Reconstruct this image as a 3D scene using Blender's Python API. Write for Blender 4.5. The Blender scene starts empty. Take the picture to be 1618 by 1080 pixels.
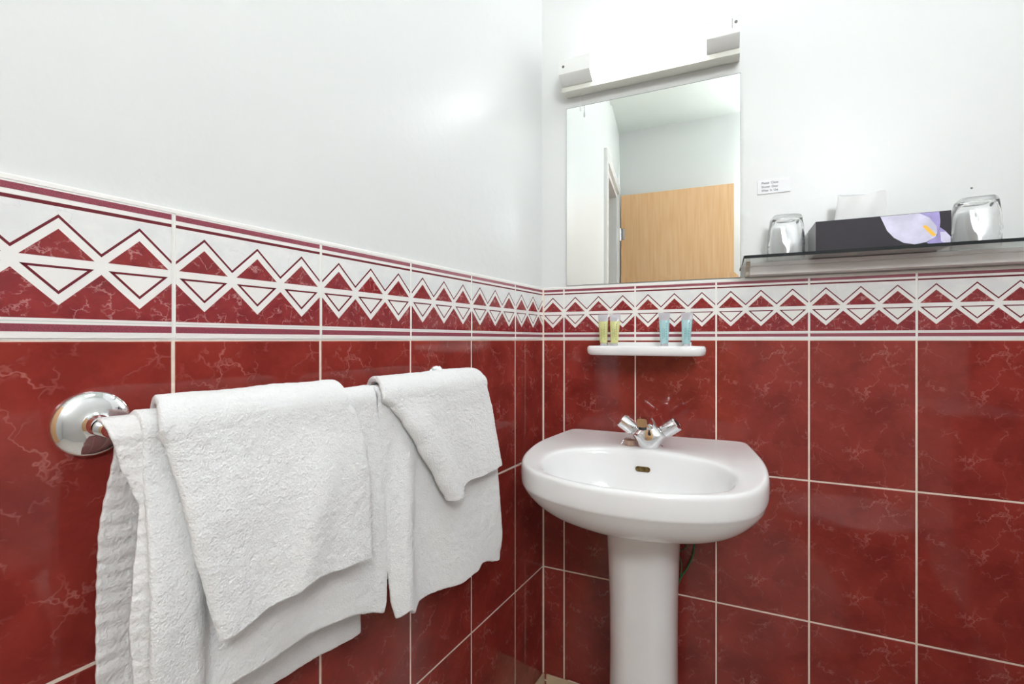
import bpy, bmesh, math, random
from math import sin, cos, pi, sqrt, atan2, radians
from mathutils import Vector, Matrix, noise
from mathutils.bvhtree import BVHTree

random.seed(7)
S = bpy.context.scene
C = S.collection

# ------------------------------------------------------------------ camera
TH = 0.4211                      # heading to the left of +Y
PH = 0.1011                      # the left wall leans out from the square corner
CAM = Vector((0.482, -1.2975, 1.05))
cd = bpy.data.cameras.new('camera')
cam = bpy.data.objects.new('camera', cd)
C.objects.link(cam)
cam.location = CAM
cam.rotation_euler = (pi / 2, 0, TH)
cd.sensor_fit = 'HORIZONTAL'
cd.sensor_width = 36.0
cd.lens = 36.0 * 748.15 / 1618.0
cd.shift_x = 0.0
cd.shift_y = -(540 - 536.58) / 1618.0
cd.clip_start = 0.01
cd.clip_end = 50
S.camera = cam

# ------------------------------------------------------------------ world, exposure
w = bpy.data.worlds.new('world')
S.world = w
w.use_nodes = True
w.node_tree.nodes['Background'].inputs[0].default_value = (0.9, 0.95, 1, 1)
w.node_tree.nodes['Background'].inputs[1].default_value = 0.3
S.view_settings.view_transform = 'Standard'
S.view_settings.look = 'None'
S.view_settings.gamma = 1
S.view_settings.use_curve_mapping = False
S.view_settings.exposure = 2.60
LAMP_EMIT = 1.6
CEIL_FILL_EMIT = 1.15
BACK_FILL_EMIT = 6.9
CEIL_POS = (0.66, -0.78, 2.54)

# ------------------------------------------------------------------ materials
def nodes_of(name):
    m = bpy.data.materials.new(name)
    m.use_nodes = True
    nt = m.node_tree
    return m, nt, nt.nodes['Principled BSDF']

def simple(name, col, rough=0.4, metal=0.0, spec=0.5, coat=0.0, bump=0.0, bscale=200, var=0.0, vscale=8,
           trans=0.0, ior=1.5, sss=0.0, sheen=0.0):
    m, nt, b = nodes_of(name)
    b.inputs['Base Color'].default_value = (*col, 1)
    b.inputs['Roughness'].default_value = rough
    b.inputs['Metallic'].default_value = metal
    b.inputs['Specular IOR Level'].default_value = spec
    b.inputs['Coat Weight'].default_value = coat
    b.inputs['Coat Roughness'].default_value = 0.05
    b.inputs['Transmission Weight'].default_value = trans
    b.inputs['IOR'].default_value = ior
    if sheen:
        b.inputs['Sheen Weight'].default_value = sheen
        b.inputs['Sheen Roughness'].default_value = 0.6
    tc = nt.nodes.new('ShaderNodeTexCoord')
    if bump:
        n = nt.nodes.new('ShaderNodeTexNoise')
        n.inputs['Scale'].default_value = bscale
        n.inputs['Detail'].default_value = 4
        nt.links.new(tc.outputs['Object'], n.inputs['Vector'])
        bp = nt.nodes.new('ShaderNodeBump')
        bp.inputs['Strength'].default_value = 1.0
        bp.inputs['Distance'].default_value = bump
        nt.links.new(n.outputs['Fac'], bp.inputs['Height'])
        nt.links.new(bp.outputs['Normal'], b.inputs['Normal'])
    if var:
        n = nt.nodes.new('ShaderNodeTexNoise')
        n.inputs['Scale'].default_value = vscale
        n.inputs['Detail'].default_value = 5
        nt.links.new(tc.outputs['Object'], n.inputs['Vector'])
        r = nt.nodes.new('ShaderNodeValToRGB')
        r.color_ramp.elements[0].position = 0.3
        r.color_ramp.elements[1].position = 0.7
        r.color_ramp.elements[0].color = (*[c * (1 - var) for c in col], 1)
        r.color_ramp.elements[1].color = (*[min(1, c * (1 + var)) for c in col], 1)
        nt.links.new(n.outputs['Fac'], r.inputs['Fac'])
        nt.links.new(r.outputs['Color'], b.inputs['Base Color'])
    return m

def marble(name, base, dark, vein, scale, vein_w, vein_amt, rough=0.06, cloud=9.0, sparse=0.46, fine=0.0):
    """glazed tile print: cloudy ground with thin broken veins, laid out in tile (UV) metres"""
    m, nt, b = nodes_of(name)
    N, Lk = nt.nodes, nt.links
    tc = N.new('ShaderNodeTexCoord')
    # distortion
    dn = N.new('ShaderNodeTexNoise'); dn.inputs['Scale'].default_value = scale * 0.9
    dn.inputs['Detail'].default_value = 5; dn.inputs['Roughness'].default_value = 0.62
    Lk.new(tc.outputs['UV'], dn.inputs['Vector'])
    sub = N.new('ShaderNodeVectorMath'); sub.operation = 'SUBTRACT'
    sub.inputs[1].default_value = (0.5, 0.5, 0.5)
    Lk.new(dn.outputs['Color'], sub.inputs[0])
    sc = N.new('ShaderNodeVectorMath'); sc.operation = 'SCALE'
    sc.inputs['Scale'].default_value = 1.5 / scale
    Lk.new(sub.outputs[0], sc.inputs[0])
    ad = N.new('ShaderNodeVectorMath'); ad.operation = 'ADD'
    Lk.new(tc.outputs['UV'], ad.inputs[0]); Lk.new(sc.outputs[0], ad.inputs[1])
    vo = N.new('ShaderNodeTexVoronoi'); vo.feature = 'DISTANCE_TO_EDGE'
    vo.inputs['Scale'].default_value = scale
    Lk.new(ad.outputs[0], vo.inputs['Vector'])
    r = N.new('ShaderNodeValToRGB')
    r.color_ramp.elements[0].position = 0.0; r.color_ramp.elements[0].color = (1, 1, 1, 1)
    r.color_ramp.elements[1].position = vein_w; r.color_ramp.elements[1].color = (0, 0, 0, 1)
    Lk.new(vo.outputs['Distance'], r.inputs['Fac'])
    mk = N.new('ShaderNodeTexNoise'); mk.inputs['Scale'].default_value = scale * 1.1
    mk.inputs['Detail'].default_value = 3
    Lk.new(tc.outputs['UV'], mk.inputs['Vector'])
    mr = N.new('ShaderNodeValToRGB')
    mr.color_ramp.elements[0].position = sparse; mr.color_ramp.elements[0].color = (0, 0, 0, 1)
    mr.color_ramp.elements[1].position = sparse + 0.17; mr.color_ramp.elements[1].color = (1, 1, 1, 1)
    Lk.new(mk.outputs['Fac'], mr.inputs['Fac'])
    mul = N.new('ShaderNodeMath'); mul.operation = 'MULTIPLY'
    Lk.new(r.outputs['Color'], mul.inputs[0]); Lk.new(mr.outputs['Color'], mul.inputs[1])
    mul2 = N.new('ShaderNodeMath'); mul2.operation = 'MULTIPLY'; mul2.inputs[1].default_value = vein_amt
    Lk.new(mul.outputs[0], mul2.inputs[0])
    if fine:
        vo2 = N.new('ShaderNodeTexVoronoi'); vo2.feature = 'DISTANCE_TO_EDGE'; vo2.inputs['Scale'].default_value = scale * 2.3
        Lk.new(ad.outputs[0], vo2.inputs['Vector'])
        r2 = N.new('ShaderNodeValToRGB')
        r2.color_ramp.elements[0].position = 0.0; r2.color_ramp.elements[0].color = (1, 1, 1, 1)
        r2.color_ramp.elements[1].position = 0.05; r2.color_ramp.elements[1].color = (0, 0, 0, 1)
        Lk.new(vo2.outputs['Distance'], r2.inputs['Fac'])
        mk2 = N.new('ShaderNodeTexNoise'); mk2.inputs['Scale'].default_value = scale * 2.6; mk2.inputs['Detail'].default_value = 3
        Lk.new(tc.outputs['UV'], mk2.inputs['Vector'])
        mr2 = N.new('ShaderNodeValToRGB')
        mr2.color_ramp.elements[0].position = 0.50; mr2.color_ramp.elements[0].color = (0, 0, 0, 1)
        mr2.color_ramp.elements[1].position = 0.66; mr2.color_ramp.elements[1].color = (fine, fine, fine, 1)
        Lk.new(mk2.outputs['Fac'], mr2.inputs['Fac'])
        m3 = N.new('ShaderNodeMath'); m3.operation = 'MULTIPLY'
        Lk.new(r2.outputs['Color'], m3.inputs[0]); Lk.new(mr2.outputs['Color'], m3.inputs[1])
        m4 = N.new('ShaderNodeMath'); m4.operation = 'MAXIMUM'
        Lk.new(mul2.outputs[0], m4.inputs[0]); Lk.new(m3.outputs[0], m4.inputs[1])
        mul2 = m4
    cn = N.new('ShaderNodeTexNoise'); cn.inputs['Scale'].default_value = cloud
    cn.inputs['Detail'].default_value = 6; cn.inputs['Roughness'].default_value = 0.6
    Lk.new(ad.outputs[0], cn.inputs['Vector'])
    cr = N.new('ShaderNodeValToRGB')
    cr.color_ramp.elements[0].position = 0.35; cr.color_ramp.elements[0].color = (*dark, 1)
    cr.color_ramp.elements[1].position = 0.68; cr.color_ramp.elements[1].color = (*base, 1)
    Lk.new(cn.outputs['Fac'], cr.inputs['Fac'])
    mx = N.new('ShaderNodeMix'); mx.data_type = 'RGBA'
    Lk.new(mul2.outputs[0], mx.inputs['Factor'])
    Lk.new(cr.outputs['Color'], mx.inputs['A'])
    mx.inputs['B'].default_value = (*vein, 1)
    Lk.new(mx.outputs['Result'], b.inputs['Base Color'])
    b.inputs['Roughness'].default_value = rough
    b.inputs['IOR'].default_value = 1.5
    wn = N.new('ShaderNodeTexNoise'); wn.inputs['Scale'].default_value = 14
    Lk.new(tc.outputs['UV'], wn.inputs['Vector'])
    bp = N.new('ShaderNodeBump'); bp.inputs['Distance'].default_value = 0.0004
    bp.inputs['Strength'].default_value = 0.5
    Lk.new(wn.outputs['Fac'], bp.inputs['Height']); Lk.new(bp.outputs['Normal'], b.inputs['Normal'])
    return m

def terry(name, col, fine=900.0):
    m, nt, b = nodes_of(name)
    N, Lk = nt.nodes, nt.links
    tc = N.new('ShaderNodeTexCoord')
    n1 = N.new('ShaderNodeTexNoise'); n1.inputs['Scale'].default_value = fine; n1.inputs['Detail'].default_value = 3
    n2 = N.new('ShaderNodeTexVoronoi'); n2.inputs['Scale'].default_value = fine * 0.45
    n3 = N.new('ShaderNodeTexNoise'); n3.inputs['Scale'].default_value = 150; n3.inputs['Detail'].default_value = 5
    for n in (n1, n2, n3):
        Lk.new(tc.outputs['Object'], n.inputs['Vector'])
    a = N.new('ShaderNodeMath'); a.operation = 'ADD'
    Lk.new(n1.outputs['Fac'], a.inputs[0]); Lk.new(n2.outputs['Distance'], a.inputs[1])
    bp = N.new('ShaderNodeBump'); bp.inputs['Distance'].default_value = 0.0014; bp.inputs['Strength'].default_value = 0.7
    Lk.new(a.outputs[0], bp.inputs['Height'])
    bp2 = N.new('ShaderNodeBump'); bp2.inputs['Distance'].default_value = 0.0020; bp2.inputs['Strength'].default_value = 0.6
    Lk.new(n3.outputs['Fac'], bp2.inputs['Height']); Lk.new(bp.outputs['Normal'], bp2.inputs['Normal'])
    Lk.new(bp2.outputs['Normal'], b.inputs['Normal'])
    b.inputs['Base Color'].default_value = (*col, 1)
    b.inputs['Roughness'].default_value = 0.95
    b.inputs['Specular IOR Level'].default_value = 0.15
    b.inputs['Sheen Weight'].default_value = 0.25
    b.inputs['Sheen Roughness'].default_value = 0.5
    b.inputs['Subsurface Weight'].default_value = 0.15
    b.inputs['Subsurface Radius'].default_value = (0.01, 0.01, 0.01)
    b.inputs['Subsurface Scale'].default_value = 0.3
    return m

def wood(name):
    m, nt, b = nodes_of(name)
    N, Lk = nt.nodes, nt.links
    tc = N.new('ShaderNodeTexCoord')
    mp = N.new('ShaderNodeMapping'); mp.inputs['Scale'].default_value = (4.2, 4.2, 0.55)
    Lk.new(tc.outputs['Object'], mp.inputs['Vector'])
    n = N.new('ShaderNodeTexNoise'); n.inputs['Scale'].default_value = 1.6; n.inputs['Detail'].default_value = 2
    Lk.new(mp.outputs[0], n.inputs['Vector'])
    wv = N.new('ShaderNodeMath'); wv.operation = 'MULTIPLY'; wv.inputs[1].default_value = 42
    Lk.new(n.outputs['Fac'], wv.inputs[0])
    sn = N.new('ShaderNodeMath'); sn.operation = 'SINE'
    Lk.new(wv.outputs[0], sn.inputs[0])
    mp2 = N.new('ShaderNodeMapping'); mp2.inputs['Scale'].default_value = (110, 110, 3.5)
    Lk.new(tc.outputs['Object'], mp2.inputs['Vector'])
    n2 = N.new('ShaderNodeTexNoise'); n2.inputs['Scale'].default_value = 1.0; n2.inputs['Detail'].default_value = 4
    Lk.new(mp2.outputs[0], n2.inputs['Vector'])
    a = N.new('ShaderNodeMath'); a.operation = 'MULTIPLY_ADD'; a.inputs[1].default_value = 0.07
    Lk.new(sn.outputs[0], a.inputs[0]); Lk.new(n2.outputs['Fac'], a.inputs[2])
    r = N.new('ShaderNodeValToRGB')
    r.color_ramp.elements[0].position = 0.25; r.color_ramp.elements[0].color = (0.84, 0.47, 0.22, 1)
    r.color_ramp.elements[1].position = 0.8; r.color_ramp.elements[1].color = (0.93, 0.60, 0.32, 1)
    Lk.new(a.outputs[0], r.inputs['Fac']); Lk.new(r.outputs['Color'], b.inputs['Base Color'])
    b.inputs['Roughness'].default_value = 0.35
    return m

def emit(name, col, strength):
    m, nt, b = nodes_of(name)
    b.inputs['Base Color'].default_value = (*col, 1)
    b.inputs['Emission Color'].default_value = (*col, 1)
    b.inputs['Emission Strength'].default_value = strength
    b.inputs['Roughness'].default_value = 0.3
    return m

M_paint = simple('white_gloss_wall_paint', (0.765, 0.772, 0.758), rough=0.34, spec=0.45, bump=0.0006, bscale=45)
M_ceil = simple('ceiling_paint', (0.74, 0.78, 0.73), rough=0.7)
M_tile = marble('oxblood_marbled_tile', (0.335, 0.045, 0.033), (0.215, 0.025, 0.020), (0.62, 0.24, 0.20), 9.5, 0.017, 0.55, fine=0.34)
M_grout = simple('cream_grout', (0.90, 0.76, 0.64), rough=0.8, bump=0.0003, bscale=500, var=0.05, vscale=60)
M_ledge = simple('white_tile_edge_bead', (0.89, 0.87, 0.83), rough=0.35)
M_bwhite = marble('border_white_glaze', (0.91, 0.88, 0.85), (0.91, 0.88, 0.85), (0.8, 0.8, 0.8), 20, 0.02, 0.1, rough=0.1)
M_bmarb = marble('border_white_marble', (0.90, 0.89, 0.87), (0.80, 0.80, 0.80), (0.6, 0.6, 0.62), 26, 0.02, 0.4, rough=0.1, cloud=24)
M_bred = marble('border_wine_marble', (0.33, 0.036, 0.038), (0.235, 0.022, 0.027), (0.68, 0.34, 0.32), 62, 0.05, 0.75, rough=0.09, cloud=40, sparse=0.44)
M_bline = simple('border_wine_line', (0.16, 0.012, 0.022), rough=0.15)
M_bband = simple('border_stippled_wine', (0.30, 0.055, 0.085), rough=0.3, bump=0.0006, bscale=700, var=0.35, vscale=900)
M_bgrey = simple('border_grey_line', (0.6, 0.62, 0.6), rough=0.2)
M_beige = simple('beige_vinyl', (0.60, 0.46, 0.30), rough=0.45, var=0.12, vscale=30)
M_floor = simple('floor_vinyl', (0.64, 0.60, 0.54), rough=0.45, var=0.1, vscale=12)
M_ceramic = simple('white_vitreous_china', (0.91, 0.905, 0.90), rough=0.08, spec=0.5)
M_plastic = simple('white_plastic', (0.80, 0.80, 0.77), rough=0.35)
M_plastic2 = simple('ivory_plastic', (0.78, 0.78, 0.70), rough=0.35)
M_chrome = simple('chrome', (0.88, 0.88, 0.89), rough=0.04, metal=1.0)
M_darkrub = simple('black_rubber', (0.015, 0.015, 0.017), rough=0.5)
M_screw = simple('dull_screw', (0.16, 0.15, 0.14), rough=0.5, metal=0.6)
M_mirror = simple('silvered_glass', (0.955, 0.98, 0.965), rough=0.0, metal=1.0)
M_mirback = simple('mirror_edge_glass', (0.12, 0.16, 0.15), rough=0.2)
M_glass = simple('clear_glass', (1.0, 1.0, 1.0), rough=0.0, trans=1.0, ior=1.48)
M_shelfg = simple('shelf_glass', (0.90, 0.95, 0.93), rough=0.0, trans=1.0, ior=1.5)
M_edge = simple('dark_polished_glass_edge', (0.012, 0.015, 0.015), rough=0.5, spec=0.2)
M_alu = simple('satin_aluminium', (0.84, 0.81, 0.79), rough=0.42, metal=0.0, spec=0.5)
M_alud = simple('old_bracket_plastic', (0.55, 0.50, 0.42), rough=0.5, var=0.3, vscale=120)
M_brass = simple('tarnished_brass', (0.16, 0.105, 0.035), rough=0.45, metal=0.7, var=0.5, vscale=150)
M_tan = simple('tan_rubber', (0.50, 0.33, 0.25), rough=0.6, var=0.12, vscale=120)
M_green = simple('green_wire_sleeve', (0.03, 0.20, 0.07), rough=0.45)
M_door = wood('oak_veneer')
M_trim = simple('white_gloss_trim_paint', (0.84, 0.82, 0.79), rough=0.25)
M_paper = simple('sign_card', (0.86, 0.86, 0.87), rough=0.5)
M_ink = simple('ink', (0.10, 0.10, 0.12), rough=0.6)
M_box = simple('charcoal_card', (0.034, 0.029, 0.037), rough=0.5, spec=0.25)
M_boxside = simple('grey_card', (0.30, 0.30, 0.32), rough=0.35)
M_petal = simple('lilac_petal_print', (0.62, 0.60, 0.76), rough=0.38, var=0.20, vscale=26)
M_petal2 = simple('violet_petal_print', (0.36, 0.30, 0.63), rough=0.38, var=0.22, vscale=40)
M_spadix = simple('yellow_print', (0.95, 0.52, 0.03), rough=0.4)
M_tissue = simple('tissue_paper', (0.85, 0.85, 0.84), rough=0.9)
M_terry = terry('white_terry', (0.91, 0.905, 0.90))
M_hem = terry('white_flat_weave', (0.84, 0.82, 0.81), fine=500)
M_yel = simple('yellow_gel', (0.88, 0.89, 0.42), rough=0.25, trans=0.25, ior=1.4)
M_blue = simple('aqua_gel', (0.56, 0.85, 0.87), rough=0.25, trans=0.25, ior=1.4)
M_crimp = simple('clear_tube_plastic', (0.80, 0.80, 0.84), rough=0.25, trans=0.45, ior=1.4)
M_tprint = simple('olive_print', (0.25, 0.27, 0.12), rough=0.5)
M_tprint2 = simple('teal_print', (0.06, 0.30, 0.33), rough=0.5)
M_diff = emit('lit_diffuser', (0.93, 0.965, 0.98), LAMP_EMIT)
M_bl = emit('fill_light_glow', (0.91, 0.945, 0.98), BACK_FILL_EMIT)
M_cl = emit('fill_ceiling_glow', (0.87, 0.92, 0.98), CEIL_FILL_EMIT)

# ------------------------------------------------------------------ helpers
LT = Vector((-sin(PH), -cos(PH), 0))
LN = Vector((cos(PH), -sin(PH), 0))
def LW(u, p, z):          # left wall: u along it from the corner, p out of it
    return LT * u + LN * p + Vector((0, 0, z))
def BW(x, p, z):          # back wall: x along it from the corner, p out of it
    return Vector((x, -p, z))

WM = {}                    # world matrices of the empties
def thing(name, label, cat, loc=(0, 0, 0), rz=0.0, group=None, kind=None):
    o = bpy.data.objects.new(name, None)
    C.objects.link(o)
    o.empty_display_size = 0.05
    o.location = loc
    o.rotation_euler = (0, 0, rz)
    WM[o.name] = Matrix.Translation(Vector(loc)) @ Matrix.Rotation(rz, 4, 'Z')
    tag(o, label, cat, group, kind)
    return o

def tag(o, label=None, cat=None, group=None, kind=None):
    if label: o['label'] = label
    if cat: o['category'] = cat
    if group: o['group'] = group
    if kind: o['kind'] = kind
    return o

class MB:
    def __init__(s):
        s.bm = bmesh.new()
        s.uv = s.bm.loops.layers.uv.new('UVMap')
    def poly(s, pts, mi=0, uvs=None):
        vs = [s.bm.verts.new(p) for p in pts]
        try:
            f = s.bm.faces.new(vs)
        except ValueError:
            return None
        f.material_index = mi
        if uvs:
            for l, q in zip(f.loops, uvs): l[s.uv].uv = q
        return f
    def box(s, a, b, mi=0, fn=None):
        fn = fn or (lambda x, y, z: Vector((x, y, z)))
        x0, y0, z0 = a; x1, y1, z1 = b
        v = [s.bm.verts.new(fn(x, y, z)) for x, y, z in
             ((x0,y0,z0),(x1,y0,z0),(x1,y1,z0),(x0,y1,z0),(x0,y0,z1),(x1,y0,z1),(x1,y1,z1),(x0,y1,z1))]
        fs = []
        for q in ((0,3,2,1),(4,5,6,7),(0,1,5,4),(1,2,6,5),(2,3,7,6),(3,0,4,7)):
            f = s.bm.faces.new([v[i] for i in q]); f.material_index = mi; fs.append(f)
        return fs
    def loft(s, rings, mi=0, cap0=True, cap1=True, closed=True):
        R = [[s.bm.verts.new(p) for p in r] for r in rings]
        n = len(R[0])
        for a, b in zip(R, R[1:]):
            for i in range(n if closed else n - 1):
                j = (i + 1) % n
                f = s.bm.faces.new((a[i], a[j], b[j], b[i])); f.material_index = mi
        if cap0 and closed:
            f = s.bm.faces.new(R[0][::-1]); f.material_index = mi
        if cap1 and closed:
            f = s.bm.faces.new(R[-1]); f.material_index = mi
        return R
    def lathe(s, prof, origin, axis=(0, 0, 1), n=48, mi=0, cap0=True, cap1=True):
        ax = Vector(axis).normalized()
        t = ax.orthogonal().normalized(); b = ax.cross(t)
        o = Vector(origin)
        rings = [[o + ax * h + (t * cos(2*pi*i/n) + b * sin(2*pi*i/n)) * max(r, 1e-5) for i in range(n)] for r, h in prof]
        return s.loft(rings, mi, cap0, cap1)
    def prism(s, prof, fn, a, b, mi=0):
        """prof: closed list of (p,z); fn(x,p,z)"""
        return s.loft([[fn(a, p, z) for p, z in prof], [fn(b, p, z) for p, z in prof]], mi)
    def tube(s, path, r, n=10, mi=0):
        path = [Vector(p) for p in path]
        rings = []
        up = None
        for i, p in enumerate(path):
            d = (path[min(i+1, len(path)-1)] - path[max(i-1, 0)]).normalized()
            if up is None: up = d.orthogonal().normalized()
            up = (up - d * up.dot(d)).normalized()
            sd = d.cross(up)
            rr = r[i] if isinstance(r, (list, tuple)) else r
            rings.append([p + (up * cos(2*pi*k/n) + sd * sin(2*pi*k/n)) * rr for k in range(n)])
        return s.loft(rings, mi)
    def bevel(s, w, seg=3, angle=30):
        es = [e for e in s.bm.edges if len(e.link_faces) == 2 and e.calc_face_angle(0) > radians(angle)]
        bmesh.ops.bevel(s.bm, geom=es, offset=w, segments=seg, profile=0.5, affect='EDGES', clamp_overlap=True)
        return s
    def build(s, name, mats, parent=None, smooth=True, angle=35, merge=True, sub=0):
        if merge: bmesh.ops.remove_doubles(s.bm, verts=s.bm.verts, dist=1e-6)
        bmesh.ops.recalc_face_normals(s.bm, faces=s.bm.faces)
        me = bpy.data.meshes.new(name)
        s.bm.to_mesh(me); s.bm.free()
        for m in (mats if isinstance(mats, (list, tuple)) else [mats]): me.materials.append(m)
        o = bpy.data.objects.new(name, me)
        C.objects.link(o)
        if parent is not None:
            o.parent = parent
            M = WM.get(parent.name)
            if M is None: M = WM[parent.name] = Matrix.Identity(4)
            me.transform(M.inverted())
            WM[o.name] = M
        else:
            WM[o.name] = Matrix.Identity(4)
        if smooth:
            me.shade_smooth()
            if angle: me.set_sharp_from_angle(angle=radians(angle))
        if sub:
            md = o.modifiers.new('sub', 'SUBSURF'); md.levels = sub; md.render_levels = sub
        return o

def spline(pts, n):
    """Catmull-Rom through pts, n samples per span"""
    P = [Vector(p) for p in pts]
    out = []
    for i in range(len(P) - 1):
        p0 = P[max(i-1, 0)]; p1 = P[i]; p2 = P[i+1]; p3 = P[min(i+2, len(P)-1)]
        for k in range(n):
            t = k / n
            out.append(0.5 * ((2*p1) + (-p0+p2)*t + (2*p0-5*p1+4*p2-p3)*t*t + (-p0+3*p1-3*p2+p3)*t*t*t))
    out.append(P[-1])
    return out
def interp(tbl, x):
    if x <= tbl[0][0]: return tbl[0][1]
    for (a, b), (c, d) in zip(tbl, tbl[1:]):
        if x <= c:
            t = (x - a) / (c - a); t = t*t*(3-2*t) * 0.5 + t * 0.5
            return b + (d - b) * t
    return tbl[-1][1]
def smooth01(a, b, x):
    t = max(0, min(1, (x - a) / (b - a))); return t*t*(3-2*t)

# ------------------------------------------------------------------ tiled walls
ZT, ZB = 1.199, 1.050          # top and foot of the patterned border
ROWS = [1.050, 0.7197, 0.3895, 0.0593, -0.27]
CEILZ = 2.588
MATS = [M_paint, M_tile, M_grout, M_bwhite, M_bmarb, M_bred, M_bline, M_bband, M_bgrey, M_ledge]
def clip(poly, x0, x1):
    for side, lim in ((1, x0), (-1, x1)):
        out = []
        for i in range(len(poly)):
            a, b = poly[i-1], poly[i]
            ia = side * (a[0] - lim) >= -1e-9; ib = side * (b[0] - lim) >= -1e-9
            if ia != ib:
                t = (lim - a[0]) / (b[0] - a[0]); out.append((lim, a[1] + (b[1] - a[1]) * t))
            if ib: out.append(b)
        poly = out
        if len(poly) < 3: return None
    # drop duplicates
    o = []
    for p in poly:
        if not o or abs(p[0]-o[-1][0]) + abs(p[1]-o[-1][1]) > 1e-7: o.append(p)
    if len(o) > 2 and abs(o[0][0]-o[-1][0]) + abs(o[0][1]-o[-1][1]) < 1e-7: o.pop()
    return o if len(o) > 2 else None

def tiled(mb, fn, s0, s1, grid, zlow=0.0):
    """tiles from s0 to s1; grid = position of one vertical joint; p = 0 is the tile face"""
    g = 0.0019
    mb.box((s0, -0.006, zlow), (s1, -0.0012, ZB - 0.0005), 2, fn)
    mb.box((s0, -0.006, ZB - 0.0004), (s1, -0.0010, ZT - 0.0005), 9, fn)
    # capping bead on top of the border
    mb.prism([(-0.006, ZT - 0.004), (0.0005, ZT - 0.003), (0.0002, ZT + 0.001), (-0.002, ZT + 0.0025), (-0.006, ZT + 0.003)], fn, s0, s1, 9)
    k0 = int(math.floor((s0 - grid) / 0.2)) ; k1 = int(math.ceil((s1 - grid) / 0.2))
    for k in range(k0, k1):
        a, b = grid + 0.2 * k, grid + 0.2 * (k + 1)
        # plain tiles
        for ri in range(len(ROWS) - 1):
            zt, zb = ROWS[ri] - g, ROWS[ri+1] + g
            if zt <= zlow: continue
            x0, x1 = max(a + g, s0 + 0.0008), min(b - g, s1 - 0.0008)
            z0, z1 = max(zb, zlow), zt
            if x1 - x0 < 0.002: continue
            e = 0.0012
            off = ((0.0, 0.0), (0.37, 0.11))[(k * 7 + ri * 3) % 5 == 0]
            def T(x, p, z): return fn(x, p, z), (x - a + off[0], z - ROWS[ri+1] + off[1])
            O = [T(x, -0.0012, z) for x, z in ((x0, z0), (x1, z0), (x1, z1), (x0, z1))]
            I = [T(x, 0, z) for x, z in ((x0+e, z0+e), (x1-e, z0+e), (x1-e, z1-e), (x0+e, z1-e))]
            mb.poly([q[0] for q in I], 1, [q[1] for q in I])
            for i in range(4):
                j = (i + 1) % 4
                Q = (O[i], O[j], I[j], I[i])
                mb.poly([q[0] for q in Q], 1, [q[1] for q in Q])
        # patterned border tile, 200 x 149
        bx0, bx1 = max(a + 0.0022, s0 + 0.0005), min(b - 0.0022, s1 - 0.0005)
        if bx1 - bx0 < 0.002: continue
        def dec(pts, mi, h):
            pl = clip([(a + x, ZB + z) for x, z in pts], bx0, bx1)
            if pl: mb.poly([fn(x, h, z) for x, z in pl], mi, [(x - a + 0.2 * (k % 3), z - ZB) for x, z in pl])
        W = 0.2
        rect = lambda z0, z1: [(0, z0), (W, z0), (W, z1), (0, z1)]
        mb.box((bx0, -0.0012, ZB + 0.0015), (bx1, 0, ZT - 0.0025), 3, fn)
        dec(rect(0.0077, 0.0151), 7, 0.00012)
        dec(rect(0.0175, 0.0181), 8, 0.00012)
        dec(rect(0.1376, 0.1440), 7, 0.00012)
        dec(rect(0.1292, 0.1328), 6, 0.00012)
        P = W / 3
        for i in range(3):
            c = P * (i + 0.5); l = c - P / 2; r = c + P / 2
            dec([(l, 0.0208), (r, 0.0208), (r, 0.0669), (c, 0.0336), (l, 0.0669)], 5, 0.00012)
            dec([(c - 0.0279, 0.0798), (c + 0.0279, 0.0798), (c, 0.1077)], 5, 0.00012)
            # marbled ground above the zigzag
            dec([(l, 0.0883), (c, 0.1217), (r, 0.0883), (r, 0.1282), (l, 0.1282)], 4, 0.00010)
            t = 0.0034
            dec([(l, 0.0883), (c, 0.1217), (c, 0.1217 - t), (l, 0.0883 - t)], 6, 0.00015)
            dec([(c, 0.1217), (r, 0.0883), (r, 0.0883 - t), (c, 0.1217 - t)], 6, 0.00015)
            # outlined triangle pointing down
            dec([(c - 0.0275, 0.0716), (c + 0.0275, 0.0716), (c + 0.0253, 0.0694), (c - 0.0253, 0.0694)], 6, 0.00015)
            dec([(c - 0.0275, 0.0716), (c, 0.0441), (c, 0.0441 + t), (c - 0.0275 + t, 0.0716)], 6, 0.00015)
            dec([(c + 0.0275, 0.0716), (c, 0.0441), (c, 0.0441 + t), (c + 0.0275 - t, 0.0716)], 6, 0.00015)

# room plan
FY = -2.24                        # facing wall
RX = 1.30                         # right wall
UEND = -FY / cos(PH)              # left wall length
UD0, UD1, ZD = 1.470, 2.135, 2.095   # doorway in the left wall
mb = MB()
mb.box((-0.12, -0.12, 0), (RX + 0.1, -0.006, CEILZ), 0, BW)
tiled(mb, BW, 0.0, RX, 0.0638)
wall_back = tag(mb.build('wall_back', MATS, smooth=False), kind='structure')
mb = MB()
mb.box((-0.02, -0.10, 0), (UD0, -0.006, CEILZ), 0, LW)
mb.box((UD0, -0.10, ZD + 0.01), (UD1, -0.006, CEILZ), 0, LW)
mb.box((UD1, -0.10, 0), (UEND + 0.02, -0.006, CEILZ), 0, LW)
tiled(mb, LW, 0.0, UD0 - 0.055, 0.1636)
wall_left = tag(mb.build('wall_left', MATS, smooth=False), kind='structure')
mb = MB()
fnR = lambda s, p, z: Vector((RX - p, -s, z))
mb.box((0, -0.10, 0), (-FY, -0.006, CEILZ), 0, fnR)
tiled(mb, fnR, 0.0, 0.98, 0.10)
tag(mb.build('wall_right', MATS, smooth=False), kind='structure')
mb = MB()
fnF = lambda s, p, z: Vector((s, FY + p, z))
mb.box((-0.23, -0.10, 0), (RX + 0.1, -0.006, CEILZ), 0, fnF)
tag(mb.build('wall_front', MATS, smooth=False), kind='structure')
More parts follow.
